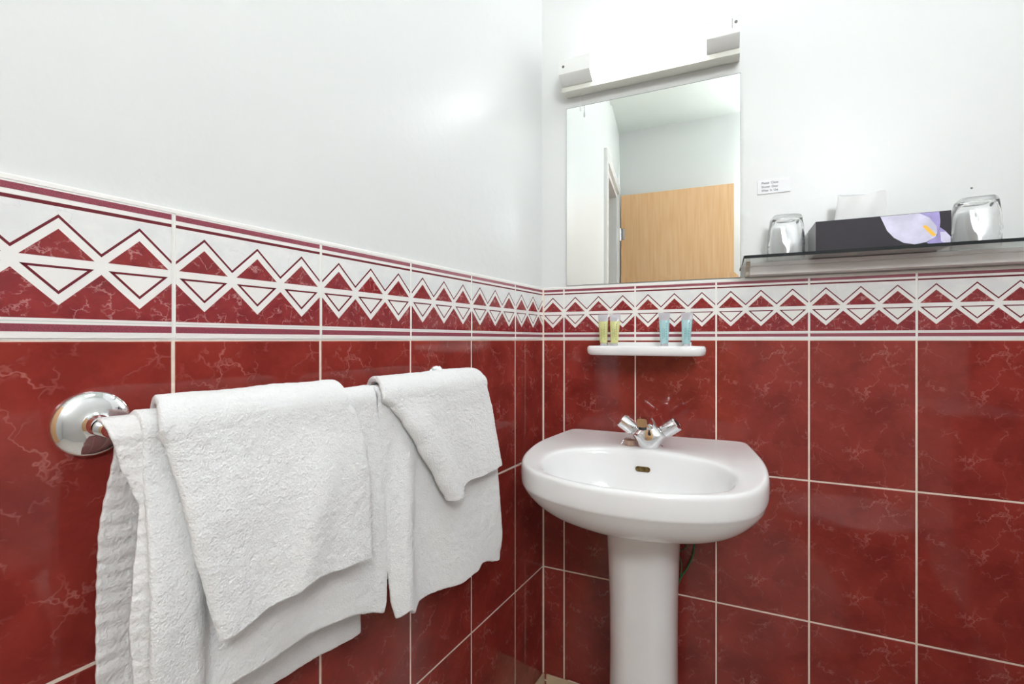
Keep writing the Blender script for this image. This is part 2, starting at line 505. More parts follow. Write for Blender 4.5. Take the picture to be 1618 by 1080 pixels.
mb = MB(); mb.box((-1.6, FY - 0.8, -0.1), (RX + 0.1, 0.1, 0.0))
tag(mb.build('floor', M_floor, smooth=False), kind='structure')
mb = MB(); mb.box((-1.6, FY - 0.8, CEILZ), (RX + 0.1, 0.1, CEILZ + 0.1))
tag(mb.build('ceiling', M_ceil, smooth=False), kind='structure')
mb = MB()
mb.box((1.1, -1.15, 0), (2.6, -1.05, CEILZ), 0, LW)
mb.box((1.1, -1.05, 0), (1.2, -0.10, CEILZ), 0, LW)
mb.box((2.5, -1.05, 0), (2.6, -0.10, CEILZ), 0, LW)
tag(mb.build('wall_hallway', M_paint, smooth=False), kind='structure')

mb = MB()
mb.loft([[Vector((-0.0006, 0.0006, z)), Vector((0.0034, -0.0002, z)), Vector((0.0008, -0.0012, z)), Vector((-0.0003, -0.0034, z))] for z in (0.081, ZT - 0.001)])
tag(mb.build('trim_corner', M_grout, smooth=False), kind='structure')

# coved vinyl skirting
prof = [(0.0, 0.0), (0.0, 0.0805), (0.003, 0.0815), (0.0055, 0.079), (0.007, 0.03), (0.010, 0.016), (0.018, 0.006), (0.030, 0.0)]
mb = MB(); mb.prism([(p + 0.0002, z) for p, z in prof], BW, 0.012, RX - 0.01)
tag(mb.build('baseboard_back', M_beige, smooth=True), kind='structure')
mb = MB(); mb.prism([(p + 0.0002, z) for p, z in prof], LW, 0.002, UD0 - 0.06)
tag(mb.build('baseboard_left', M_beige, smooth=True), kind='structure')
# sagging strip of old sealant along the skirting top
mb = MB()
mb.tube([BW(0.078, 0.0062, 0.0845), BW(0.10, 0.006, 0.0835), BW(0.125, 0.0065, 0.0815), BW(0.15, 0.006, 0.0795)], 0.0016, 8)
tag(mb.build('trim_sealant', M_grout), kind='structure')
tag(bpy.data.objects['trim_sealant'], kind='structure')

# ------------------------------------------------------------------ door in the left wall
d = thing('door_1', 'open oak door seen in the mirror', 'door', LW(UD1, 0, 0), 0, kind='structure')
mb = MB()
for u0, u1 in ((UD0 - 0.055, UD0 + 0.012), (UD1 - 0.012, UD1 + 0.055)):
    mb.box((u0, -0.0055, 0), (u1, 0.012, ZD - 0.001), 0, LW)
mb.box((UD0 - 0.055, -0.0055, ZD), (UD1 + 0.055, 0.012, ZD + 0.062), 0, LW)
for u0, u1 in ((UD0, UD0 + 0.028), (UD1 - 0.028, UD1)):
    mb.box((u0, -0.11, 0), (u1, -0.006, ZD), 0, LW)
mb.box((UD0, -0.11, ZD - 0.028), (UD1, -0.006, ZD), 0, LW)
mb.build('door_frame', M_trim, d, smooth=False)
H0 = Vector((-0.196, -2.140, 0)); dd = Vector((cos(radians(-2.25)), sin(radians(-2.25)), 0)); dn = Vector((dd.y, -dd.x, 0))
fnD = lambda s, p, z: H0 + dd * s + dn * p + Vector((0, 0, z))
mb = MB(); mb.box((0, 0, 0.012), (0.765, 0.04, ZD - 0.006), 0, fnD); mb.bevel(0.0015, 2)
mb.build('door_leaf', M_door, d, smooth=False)
for hz in (1.81, 0.25, 1.02):
    mb = MB()
    mb.lathe([(0.006, -0.045), (0.006, 0.045)], fnD(-0.007, 0.002, hz), n=16)
    mb.box((-0.006, -0.0015, hz - 0.04), (0.028, 0.0005, hz + 0.04), 0, fnD)
    mb.build('hinge', M_chrome, d)
mb = MB()
mb.lathe([(0.024, 0), (0.024, 0.006), (0.010, 0.009), (0.009, 0.035), (0.0085, 0.04)], fnD(0.71, 0, 1.0), axis=-dn, n=32)
mb.tube([fnD(0.71, -0.038, 1.0), fnD(0.66, -0.040, 1.0), fnD(0.61, -0.038, 1.0)], 0.008, 12)
mb.build('door_handle', M_chrome, d)

# ------------------------------------------------------------------ unseen ceiling light, added to raise the room's brightness
cl = thing('fill_ceiling_light', 'unseen round white ceiling dome light added as fill above, out of frame', 'ceiling light', CEIL_POS)
cx, cy, cz = CEIL_POS
mb = MB(); mb.lathe([(0.278, 0.0), (0.283, -0.004), (0.283, -0.022), (0.270, -0.026)], (cx, cy, CEILZ), n=64)
mb.build('base', M_plastic, cl)
mb = MB(); mb.lathe([(0.268, -0.0265), (0.264, -0.045), (0.24, -0.062), (0.18, -0.074), (0.10, -0.080), (0.0, -0.081)], (cx, cy, CEILZ), n=64, cap1=False)
mb.build('dome', M_cl, cl)

# ------------------------------------------------------------------ unseen fill light, added on the wall behind the camera for frontal light
bl = thing('fill_wall_light', 'square opal fill light added beside the door behind the camera, out of frame', 'wall light', (1.08, FY, 2.05))
mb = MB(); mb.box((0.895, 0.0005, 1.855), (1.265, 0.03, 2.245), 0, fnF); mb.bevel(0.006, 3)
mb.build('base', M_plastic, bl)
mb = MB(); mb.box((0.908, 0.0302, 1.868), (1.252, 0.075, 2.232), 0, fnF); mb.bevel(0.02, 4)
mb.build('fill_cover', M_bl, bl)

# ------------------------------------------------------------------ mirror
mr = thing('mirror', 'wall mirror under the lit strip lamp, reflecting a wooden door', 'mirror', (0.295, 0, 1.2055))
MX0, MX1, MZ0, MZ1 = 0.0711, 0.5189, 1.2050, 1.7089
bw = 0.0145
mb = MB()
o = [BW(MX0, -0.0020, MZ0), BW(MX1, -0.0020, MZ0), BW(MX1, -0.0020, MZ1), BW(MX0, -0.0020, MZ1)]
i_ = [BW(MX0+bw, -0.0018, MZ0+bw), BW(MX1-bw, -0.0018, MZ0+bw), BW(MX1-bw, -0.0018, MZ1-bw), BW(MX0+bw, -0.0018, MZ1-bw)]
mb.poly(i_, 0)
for k in range(4):
    j = (k + 1) % 4; mb.poly([o[k], o[j], i_[j], i_[k]], 0)
mb.build('mirror_glass', M_mirror, mr, smooth=False)
mb = MB(); mb.box((MX0 - 0.0008, -0.0055, MZ0), (MX1 + 0.0008, -0.0021, MZ1 + 0.0010), 0, BW)
mb.build('backing', M_mirback, mr, smooth=False)

# ------------------------------------------------------------------ wall lamp over the mirror
la = thing('wall_lamp', 'lit white strip lamp with square end caps above the mirror', 'wall lamp', (0.295, 0, 1.73))
PLm = lambda dp=0: None
cap = [(-0.0055, 1.815), (0.050, 1.815), (0.074, 1.807), (0.080, 1.800), (0.080, 1.764), (0.077, 1.760), (0.052, 1.7465), (0.044, 1.7465), (-0.0055, 1.7465)]
base = [(-0.0055, 1.7462), (0.045, 1.7462), (0.044, 1.7340), (0.036, 1.7315), (-0.0055, 1.7400)]
mb = MB(); mb.prism(base, BW, 0.072, 0.5165); mb.bevel(0.0012, 2, 20)
mb.build('base', M_plastic2, la)
for a, b in ((0.0745, 0.160), (0.4430, 0.5155)):
    mb = MB(); mb.prism(cap, BW, a, b); mb.bevel(0.002, 2, 20)
    ec = mb.build('end_cap', M_plastic, la)
    mb = MB()
    xs = a + 0.013 if a < 0.2 else b - 0.008
    mb.lathe([(0.0035, -0.001), (0.0035, 0.0006), (0.002, 0.001)], BW(xs, 0.080, 1.789 if a > 0.2 else 1.783), axis=(0, -1, 0), n=20)
    mb.build('screw', M_screw, ec)
    if a > 0.2:
        mb = MB(); mb.box((b - 0.0165, 0.0795, 1.777), (b - 0.0155, 0.0803, 1.799), 0, BW)
        mb.build('slot', M_screw, ec)
dif = [(0.004, 1.803), (0.045, 1.806), (0.066, 1.801), (0.075, 1.790), (0.076, 1.772), (0.070, 1.757), (0.052, 1.749), (0.004, 1.748)]
mb = MB(); mb.prism(dif, BW, 0.1605, 0.4425)
mb.build('diffuser', M_diff, la, angle=60)
mb = MB(); mb.tube([BW(0.118, 0.018, 1.735), BW(0.118, 0.018, 1.7095), BW(0.118, 0.018, 1.700)], 0.0007, 8)
mb.lathe([(0.0005, 0.0), (0.002, -0.002), (0.0026, -0.012), (0.0015, -0.014)], BW(0.118, 0.018, 1.700), n=16)
mb.build('pull_cord', M_plastic, la)

# ------------------------------------------------------------------ sign
sg = thing('sign', 'small white sign asking to close the shower door, stuck on the wall', 'sign', (0.592, 0, 1.421))
mb = MB(); mb.box((0.5565, -0.0058, 1.4045), (0.6260, -0.0035, 1.4375), 0, BW); mb.bevel(0.0006, 2)
mb.build('card', M_paper, sg, smooth=False)
for t, z in (('Please  Close', 1.4278), ('Shower  Door', 1.4186), ('When  In  Use', 1.4096)):
    cu = bpy.data.curves.new('text', 'FONT')
    cu.body = t; cu.size = 0.0088; cu.extrude = 0.00008; cu.offset = 0.00006
    to = bpy.data.objects.new('text_line', cu)
    C.objects.link(to)
    bpy.context.view_layer.update()
    me = bpy.data.meshes.new_from_object(to.evaluated_get(bpy.context.evaluated_depsgraph_get()))
    C.objects.unlink(to); bpy.data.objects.remove(to)
    wd = max(v.co.x for v in me.vertices) - min(v.co.x for v in me.vertices)
    sx = 0.0355 / wd
    Mx = Matrix.Translation(Vector((0.5650, 0.0033, z))) @ Matrix.Rotation(pi/2, 4, 'X') @ Matrix.Diagonal((sx, 0.88, 1, 1))
    me.transform(Mx); me.transform(WM[sg.name].inverted())
    me.materials.clear(); me.materials.append(M_ink)
    ob = bpy.data.objects.new('text', me); C.objects.link(ob); ob.parent = sg

# ------------------------------------------------------------------ glass shelf on its rail
sh = thing('glass_shelf', 'clear glass shelf with dark front edge on a wide aluminium rail above the tile border', 'shelf', (0.9, 0, 1.205))
GZ0, GZ1, GP = 1.2338, 1.2395, 0.105
mb = MB(); mb.box((0.524, -0.0030, GZ0), (1.2950, GP - 0.0012, GZ1), 0, BW)
mb.build('glass_panel', M_shelfg, sh, smooth=False)
mb = MB(); mb.box((0.524, GP - 0.001, GZ0 - 0.0002), (1.2950, GP, GZ1 + 0.0008), 0, BW)
mb.box((0.5225, 0.0, GZ0 - 0.0003), (0.5238, GP, GZ1 + 0.0002), 0, BW)
mb.build('glass_edge', M_edge, sh, smooth=False)
mb = MB()
rail = [(-0.0055, 1.2040), (0.030, 1.2040), (0.0335, 1.2050), (0.0345, 1.2225), (0.0330, 1.2240), (0.0350, 1.2255), (0.0350, 1.2330), (-0.0055, 1.2330)]
mb.prism(rail, BW, 0.5385, 1.2950)
mb.build('rail', M_alu, sh, angle=20)
mb = MB()
capp = [(-0.0055, 1.2032), (0.034, 1.2032), (0.037, 1.206), (0.0365, 1.222), (0.060, 1.2332), (-0.0055, 1.2332)]
mb.prism(capp, BW, 0.5290, 0.5383); mb.bevel(0.001, 2)
mb.build('end_cap', M_alud, sh)

# ------------------------------------------------------------------ tumblers, upside down
def sq_ring(cx, py, z, h, n=32, k=4.5, rot=0.0):
    out = []
    for i in range(n):
        a = 2 * pi * (i + 0.5) / n
        c, s_ = cos(a), sin(a)
        r = h / ((abs(c) ** k + abs(s_) ** k) ** (1 / k))
        x, y = r * c, r * s_
        out.append(BW(cx + x * cos(rot) - y * sin(rot), py + x * sin(rot) + y * cos(rot), z))
    return out
def tumbler(cx, py, rot, label):
    t = thing('glass_tumbler', label, 'drinking glass', BW(cx, py, GZ1), group='upturned tumblers on the glass shelf')
    mb = MB()
    z = GZ1 + 0.0003
    H = 0.092
    rings = [sq_ring(cx, py, z, 0.0375, k=2.2, rot=rot), sq_ring(cx, py, z + 0.004, 0.0378, k=2.2, rot=rot),
             sq_ring(cx, py, z + 0.020, 0.0365, k=2.8, rot=rot), sq_ring(cx, py, z + 0.027, 0.0355, k=4.5, rot=rot),
             sq_ring(cx, py, z + 0.060, 0.0325, k=6, rot=rot), sq_ring(cx, py, z + H - 0.008, 0.0300, k=6, rot=rot),
             sq_ring(cx, py, z + H - 0.002, 0.0285, k=5, rot=rot), sq_ring(cx, py, z + H, 0.0265, k=4.5, rot=rot),
             sq_ring(cx, py, z + H, 0.020, k=3, rot=rot), sq_ring(cx, py, z + H - 0.0015, 0.015, k=2.5, rot=rot),
             sq_ring(cx, py, z + H - 0.002, 0.0001, k=2, rot=rot)]
    inner = [sq_ring(cx, py, z + H - 0.008, 0.0001, k=2, rot=rot), sq_ring(cx, py, z + H - 0.008, 0.020, k=3, rot=rot),
             sq_ring(cx, py, z + H - 0.010, 0.0255, k=4.5, rot=rot), sq_ring(cx, py, z + H - 0.016, 0.0275, k=5.5, rot=rot), sq_ring(cx, py, z + 0.06, 0.0303, k=5.5, rot=rot),
             sq_ring(cx, py, z + 0.027, 0.0333, k=4.2, rot=rot), sq_ring(cx, py, z + 0.020, 0.0343, k=2.8, rot=rot), sq_ring(cx, py, z + 0.004, 0.0358, k=2.2, rot=rot), sq_ring(cx, py, z, 0.0360, k=2.2, rot=rot)]
    R1 = mb.loft(rings, 0, False, True)
    R2 = mb.loft(inner, 0, True, False)
    n = len(R1[0])
    for i in range(n):
        j = (i + 1) % n
        mb.bm.faces.new((R1[0][j], R1[0][i], R2[-1][i], R2[-1][j]))
    mb.build('glass_body', M_glass, t, angle=60, merge=False)
    return t
tumbler(0.6105, 0.0500, radians(-6), 'clear upturned glass tumbler left of the dark tissue box, near the mirror')
tumbler(0.9420, 0.0500, radians(5), 'clear upturned glass tumbler right of the dark tissue box')

# ------------------------------------------------------------------ tissue box
tb = thing('tissue_box', 'charcoal tissue box with a lilac lily printed on the front', 'tissue box', BW(0.775, 0.05, GZ1))
BX0, BX1, BZ0, BZ1, BP = 0.6622, 0.8885, GZ1 + 0.0003, 1.3040, 0.0985
mb = MB()
mb.box((BX0, 0.001, BZ0), (BX1, BP, BZ1), 0, BW); mb.bevel(0.001, 2)
mb.bm.faces.ensure_lookup_table()
for f in mb.bm.faces:
    f.normal_update()
    if abs(f.normal.x) > 0.9 : f.material_index = 1
mb.build('carton', [M_box, M_boxside], tb, smooth=False)
def flat(name, pts, mat, h, parent):
    mb = MB()
    P = spline([(x, 0, z) for x, z in pts] + [(pts[0][0], 0, pts[0][1])], 6)[:-1]
    P = [BW(p.x, BP + h, min(max(p.z, BZ0 + 0.0008), BZ1 - 0.0008)) for p in P]
    P2 = [p + Vector((0, 0.00015, 0)) for p in P]
    mb.loft([P2, P]); return mb.build(name, mat, parent, smooth=False)
def flatp(name, pts, mat, h, parent):
    mb = MB()
    P = [BW(min(x, BX1 - 0.001), BP + h, min(max(z, BZ0 + 0.0008), BZ1 - 0.0008)) for x, z in pts]
    mb.loft([[p + Vector((0, 0.00015, 0)) for p in P], P]); return mb.build(name, mat, parent, smooth=False)
bxw = BX1 - BX0
fx = lambda t: BX0 + t * bxw
fz = lambda t: BZ0 + t * (BZ1 - BZ0)
pet = [(fx(.50), fz(1)), (fx(.52), fz(.80)), (fx(.55), fz(.52)), (fx(.60), fz(.28)), (fx(.67), fz(.10)), (fx(.75), fz(.03)), (fx(.83), fz(.08)),
       (fx(.895), fz(.22)), (fx(.915), fz(.45)), (fx(.925), fz(.68)), (fx(.918), fz(1))]
flatp('lily_petal', pet, M_petal, 0.0002, tb)
flatp('lily_petal', [(fx(.83), fz(.06)), (fx(.90), fz(.24)), (fx(.925), fz(.50)), (fx(.96), fz(.38)), (fx(1), fz(.20)), (fx(1), fz(0.0)), (fx(.85), fz(0))], M_petal2, 0.00035, tb)
flatp('lily_petal', [(fx(.78), fz(1)), (fx(.85), fz(.83)), (fx(.90), fz(.55)), (fx(.905), fz(.30)), (fx(.921), fz(.48)), (fx(.926), fz(.70)), (fx(.918), fz(1))], M_petal2, 0.00035, tb)
flatp('lily_petal', [(fx(.93), fz(.08)), (fx(.925), fz(.36)), (fx(.96), fz(.36)), (fx(1), fz(.19)), (fx(1), fz(0.0)), (fx(.95), fz(0))], M_petal, 0.0005, tb)
flat('lily_spadix', [(fx(.805), fz(.56)), (fx(.815), fz(.60)), (fx(.835), fz(.57)), (fx(.885), fz(.34)), (fx(.895), fz(.27)), (fx(.875), fz(.25)), (fx(.86), fz(.30))], M_spadix, 0.0005, tb)
# tissue pulled up out of the slot
mb = MB()
rings = []
for j in range(13):
    t = j / 12
    z = BZ1 - 0.004 + 0.066 * t
    ring = []
    for i in range(28):
        a = 2 * pi * i / 28
        rx = 0.047 - 0.004 * t + 0.002 * sin(3 * a + 2 * t); ry = 0.006 + 0.010 * t * (1 - t) + 0.003 * sin(5 * a + 4 * t) * t
        ring.append(BW(0.750 + rx * cos(a) + 0.003 * t, 0.048 + ry * sin(a), z + 0.004 * sin(2 * a + 1) * t))
    rings.append(ring)
mb.loft(rings, 0, True, True)
mb.build('tissue', M_tissue, tb)

# ------------------------------------------------------------------ screw in the wall
mb = MB(); mb.lathe([(0.0022, -0.001), (0.0022, 0.0004), (0.0012, 0.0012)], BW(0.957, -0.006, 1.369), axis=(0, -1, 0), n=16)
tag(mb.build('screw', M_screw), 'tiny grey screw head alone on the white wall above the right tumbler', 'screw')

# ------------------------------------------------------------------ soap shelf with tubes
SC = 0.299; SH = 0.1435
def shelf_ring(sc, p_in, z, lip=0.0, back=0.0):
    pts = [(-SH + 0.034, 0), (-SH + 0.018, 0.030), (-SH + 0.003, 0.072), (-SH, 0.088), (-SH + 0.012, 0.103), (-SH + 0.05, 0.109), (0, 0.111),
           (SH - 0.05, 0.109), (SH - 0.012, 0.103), (SH, 0.088), (SH - 0.003, 0.072), (SH - 0.018, 0.030), (SH - 0.034, 0)]
    P = spline([(x, p, 0) for x, p in pts], 6)
    out = []
    for v in P:
        x, p = v.x * sc, v.y
        p = max(0.0006, p * sc)
        out.append(BW(SC + x, p, z))
    return out
mb = MB()
mb.loft([shelf_ring(0.90, 0, 1.0105), shelf_ring(0.96, 0, 1.0115), shelf_ring(0.99, 0, 1.0160), shelf_ring(1.0, 0, 1.0235), shelf_ring(0.995, 0, 1.0310),
         shelf_ring(0.975, 0, 1.0345), shelf_ring(0.95, 0, 1.0340), shelf_ring(0.93, 0, 1.0312), shelf_ring(0.90, 0, 1.0300)])
mb.box((SC - 0.107, 0.0005, 1.012), (SC + 0.107, 0.012, 1.0440), 0, BW)
ss = mb.build('soap_shelf', M_ceramic, None, angle=50)
tag(ss, 'white ceramic toiletry shelf with rounded corners on the red tiles above the basin', 'shelf')

def tube_bottle(x, p, col, prt, label, tilt=0.0, rz=0.0, group=''):
    t = thing('toiletry_tube', label, 'toiletry tube', BW(x, p, 1.0300), group=group)
    z0 = 1.0303
    def ring(z, rx, ry, n=32):
        o_ = []
        for i in range(n):
            a = 2 * pi * i / n
            X, Y = rx * cos(a), ry * sin(a)
            o_.append(BW(x + X * cos(rz) - Y * sin(rz) + tilt * (z - z0), p + X * sin(rz) + Y * cos(rz), z))
        return o_
    mb = MB(); mb.loft([ring(z0, .0085, .0085), ring(z0 + .001, .009, .009), ring(z0 + .0095, .0092, .0092), ring(z0 + .010, .0085, .0085)])
    mb.build('cap', M_crimp, t)
    mb = MB()
    mb.loft([ring(z0 + .0102, .0080, .0080), ring(z0 + .012, .0095, .0095), ring(z0 + .035, .0110, .0098), ring(z0 + .055, .0122, .0075), ring(z0 + .068, .0130, .0045)])
    mb.build('body', col, t)
    mb = MB()
    mb.loft([ring(z0 + .0682, .0130, .0044), ring(z0 + .074, .0135, .0022), ring(z0 + .079, .0138, .0009), ring(z0 + .0865, .0140, .0008)])
    mb.build('crimp', M_crimp, t)
    mb = MB()
    for k, (dx, za, zb) in enumerate(((-0.003, .022, .050), (0.001, .026, .048), (0.0055, .020, .064))):
        for q in range(7):
            a = za + (zb - za) * q / 7
            y = .0112 - 0.055 * max(0, a - .035) ** 1.0 * 1.9
            mb.box((x + dx + tilt * a, p + max(.0035, y) - 0.0005, z0 + a), (x + dx + 0.0012 + tilt * a, p + max(.0035, y), z0 + a + (zb - za) / 11), 0, BW)
    mb.build('print', prt, t, smooth=False)
    return t
gy = 'yellow and blue toiletry tubes on the ceramic shelf'
tube_bottle(0.1925, 0.060, M_yel, M_tprint, 'leftmost of the two yellow gel tubes on the ceramic shelf', -0.02, 0.1, gy)
tube_bottle(0.2205, 0.062, M_yel, M_tprint, 'yellow gel tube beside another, nearer the centre of the ceramic shelf', 0.03, -0.1, gy)
tube_bottle(0.3460, 0.066, M_blue, M_tprint2, 'pale blue gel tube on the ceramic shelf, the one nearer the yellow tubes', 0.0, 0.1, gy)
tube_bottle(0.3970, 0.066, M_blue, M_tprint2, 'rightmost pale blue gel tube on the ceramic shelf', 0.03, 0.0, gy)

# ------------------------------------------------------------------ pedestal basin
bs = thing('pedestal_basin', 'white ceramic pedestal wash basin against the red tiled wall', 'wash basin', (0.311, -0.2, 0))
BC = Vector((0.311, -0.30))
half = [(0, 0), (.06, 0), (.12, 0), (.18, 0), (.212, -.001), (.222, -.009), (.231, -.06), (.240, -.12), (.2475, -.18), (.2515, -.245), (.246, -.31), (.222, -.365), (.175, -.406), (.11, -.434), (.055, -.4480), (0, -.4520)]
hp = spline([(x, y, 0) for x, y in half], 8)
loop = [(v.x, v.y) for v in hp] + [(-v.x, v.y) for v in hp[-2:0:-1]]
def radial(lp, cy, a):
    """distance from (0,cy) to the closed loop in direction a"""
    dx, dy = cos(a), sin(a); best = 0
    for i in range(len(lp)):
        x1, y1 = lp[i-1][0], lp[i-1][1] - cy; x2, y2 = lp[i][0], lp[i][1] - cy
        ex, ey = x2 - x1, y2 - y1
        den = dx * ey - dy * ex
        if abs(den) < 1e-12: continue
        t = (x1 * ey - y1 * ex) / den; u = (x1 * dy - y1 * dx) / den
        if t > 0 and -1e-6 <= u <= 1 + 1e-6: best = max(best, t)
    return best
NB = 144
ang = [2 * pi * i / NB for i in range(NB)]
CY = -0.30
Ro = [radial(loop, CY, a) for a in ang]
ia, ib, iy = 0.192, 0.1215, -0.3105
inl = [(ia * (abs(cos(t)) ** (2/2.25)) * (1 if cos(t) >= 0 else -1), iy + ib * (abs(sin(t)) ** (2/2.25)) * (1 if sin(t) >= 0 else -1)) for t in [2*pi*k/200 for k in range(200)]]
Ri = [radial(inl, CY, a) for a in ang]
def zrim(y): return 0.782 + 0.019 * smooth01(-0.42, -0.17, y)
def bring(rf, zf):
    out = []
    for i, a in enumerate(ang):
        r = rf(i)
        x, y = r * cos(a), CY + r * sin(a)
        y = min(y, -0.0015)
        out.append(Vector((BC.x + x, y, zf(x, y, i))))
    return out
# body below tapers to the pedestal around (0,-.19)
def under(sc, z, cy2=-0.185):
    out = []
    for i, a in enumerate(ang):
        x, y = Ro[i] * cos(a), CY + Ro[i] * sin(a)
        # taper towards the pedestal top
        x2, y2 = x * sc, cy2 + (y - cy2) * (sc if y < cy2 else max(sc, 0.9) if y > -0.02 else sc)
        out.append(Vector((BC.x + x2, min(y2, -0.0015), z)))
    return out
def dropz(base, y): return base + 0.010 * smooth01(-0.45, -0.1, y)
rings = []
for sc, z in ((0.20, 0.643), (0.34, 0.645), (0.50, 0.649), (0.66, 0.659), (0.80, 0.677), (0.90, 0.701), (0.955, 0.720), (0.974, 0.7285)):
    rings.append(under(sc, z))
rings += [bring(lambda i: Ro[i] * 0.984, lambda x, y, i: zrim(y) - 0.0485),
          bring(lambda i: Ro[i] * 0.992, lambda x, y, i: zrim(y) - 0.0455),
          bring(lambda i: Ro[i] * 0.997, lambda x, y, i: zrim(y) - 0.0400),
          bring(lambda i: Ro[i] * 1.0, lambda x, y, i: zrim(y) - 0.026),
          bring(lambda i: Ro[i] * 0.998, lambda x, y, i: zrim(y) - 0.009),
          bring(lambda i: Ro[i] - 0.0022, lambda x, y, i: zrim(y) - 0.0038),
          bring(lambda i: Ro[i] - 0.0060, lambda x, y, i: zrim(y) - 0.0008),
          bring(lambda i: Ro[i] - 0.0100, lambda x, y, i: zrim(y) - 0.0003),
          bring(lambda i: max(Ro[i] - 0.017, Ri[i] + 0.006), lambda x, y, i: zrim(y) - 0.0006 - 0.0015 * smooth01(0.03, 0.1, Ro[i] - Ri[i])),
          bring(lambda i: Ri[i] + (Ro[i] - Ri[i]) * 0.45 if Ro[i] - Ri[i] > 0.03 else Ri[i] + 0.005, lambda x, y, i: zrim(y) - 0.0006 - 0.0030 * smooth01(0.03, 0.1, Ro[i] - Ri[i])),
          bring(lambda i: Ri[i] + 0.0035, lambda x, y, i: zrim(y) - 0.0016),
          bring(lambda i: Ri[i] - 0.0020, lambda x, y, i: zrim(y) - 0.0065),
          bring(lambda i: Ri[i] * 0.955, lambda x, y, i: zrim(y) - 0.024),
          bring(lambda i: Ri[i] * 0.89, lambda x, y, i: 0.728),
          bring(lambda i: Ri[i] * 0.74, lambda x, y, i: 0.690),
          bring(lambda i: Ri[i] * 0.50, lambda x, y, i: 0.668),
          bring(lambda i: Ri[i] * 0.26, lambda x, y, i: 0.660),
          bring(lambda i: 0.021, lambda x, y, i: 0.6575)]
mb = MB(); mb.loft(rings, 0, True, True)
mb.bm.normal_update()
bvh = BVHTree.FromBMesh(mb.bm)
bsn = mb.build('basin_bowl', M_ceramic, bs, angle=75, sub=1)
# overflow
hit, nrm, _, _ = bvh.ray_cast(Vector((0.314, -0.36, 0.757)), Vector((0, 1, 0)))
if hit is None: hit, nrm = Vector((0.316, -0.2, 0.75)), Vector((0, -1, 0.3))
if nrm.y > 0: nrm = -nrm
sx = Vector((1, 0, 0)); sz = nrm.cross(sx).normalized()
if sz.z < 0: sz = -sz
def stad(hw, hh, d, n=10):
    out = []
    for k in range(n + 1): a = -pi/2 + pi * k / n; out.append((hw - hh + hh * cos(a), hh * sin(a)))
    for k in range(n + 1): a = pi/2 + pi * k / n; out.append((-(hw - hh) + hh * cos(a), hh * sin(a)))
    return [hit + sx * x + sz * z + nrm * d for x, z in out]
mb = MB(); mb.loft([stad(.0165, .0058, -0.004), stad(.0165, .0058, 0.0022), stad(.0155, .0048, 0.0026), stad(.0145, .0042, 0.0018), stad(.0135, .0035, 0.0014)])
mb.build('overflow', M_brass, bsn)
mb = MB(); mb.lathe([(0.0205, -0.004), (0.0205, 0.001), (0.018, 0.0015), (0.014, -0.001), (0.0, -0.001)], (BC.x, CY, 0.6575), n=32, cap1=False)
mb.build('waste', M_chrome, bsn)
# pedestal
def ped_ring(z, hw, f, bk=-0.09):
    pts = [(-hw * 0.86, bk), (-hw, -0.13), (-hw * 1.0, -0.185), (-hw * 0.86, f + 0.026), (-hw * 0.50, f + 0.004), (0, f),
           (hw * 0.50, f + 0.004), (hw * 0.86, f + 0.026), (hw, -0.185), (hw, -0.13), (hw * 0.86, bk)]
    return [Vector((BC.x - 0.0005 + v.x, v.y, z)) for v in spline([(x, y, 0) for x, y in pts], 6)]
mb = MB()
mb.loft([ped_ring(z, hw + .0005, f) for z, hw, f in ((0.0, .098, -.285), (0.02, .096, -.282), (0.06, .085, -.262), (0.12, .078, -.250), (0.22, .0735, -.243), (0.34, .0725, -.243), (0.46, .0735, -.246), (0.55, .0765, -.25), (0.652, .081, -.255))])
mb.build('pedestal', M_ceramic, bs, angle=60)

# ------------------------------------------------------------------ mixer tap
TX, TY, TZ = 0.3205, -0.150, 0.8000
_h, _n, _i, _d = bvh.ray_cast(Vector((TX, TY, 0.9)), Vector((0, 0, -1)))
if _h: TZ = _h.z
tp = thing('mixer_tap', 'chrome mixer tap with two angled cylindrical handles on the basin deck', 'tap', (TX, TY, TZ))
def el(z, rx, ry, n=32, k=2.4, dy=0):
    out = []
    for i in range(n):
        a = 2 * pi * i / n; c, s_ = cos(a), sin(a)
        out.append(Vector((TX + rx * abs(c) ** (2/k) * (1 if c >= 0 else -1), TY + dy + ry * abs(s_) ** (2/k) * (1 if s_ >= 0 else -1), TZ + z)))
    return out
mb = MB()
mb.loft([el(0.0002, .021, .021, k=2), el(.0025, .0225, .0225, k=2), el(.006, .0255, .024, k=2), el(.020, .034, .024, k=2.2), el(.029, .040, .023, k=2.6), el(.034, .0385, .021, k=2.4),
         el(.042, .030, .020, k=2.2), el(.052, .019, .018, k=2.1), el(.062, .0135, .014, k=2), el(.068, .008, .009, k=2), el(.070, .001, .001, k=2)])
mb.build('body', M_chrome, tp, angle=40)
for sg_ in (-1, 1):
    ax = Vector((sg_ * 0.80, -0.05, 0.60)).normalized()
    o = Vector((TX + sg_ * 0.026, TY, TZ + 0.032))
    mb = MB()
    mb.lathe([(.010, -.004), (.010, .008), (.0125, .0085), (.0165, .011), (.0170, .014), (.0170, .0455), (.0155, .0475), (.0105, .0478), (.0100, .0470), (0.0, .0470)], o, ax, n=8 if False else 40, cap1=False)
    hd = mb.build('handle', M_chrome, tp, angle=30)
    mb = MB(); mb.lathe([(.0098, 0), (.0098, .0008), (0.0, .0010)], o + ax * 0.0471, ax, n=24, cap1=False)
    mb.build('handle_cap', M_darkrub if sg_ > 0 else M_plastic, hd)
sp = []
path = spline([(0, 0.002, .044), (0, -.022, .057), (0, -.055, .0690), (0, -.086, .0730), (0, -.104, .0725)], 5)
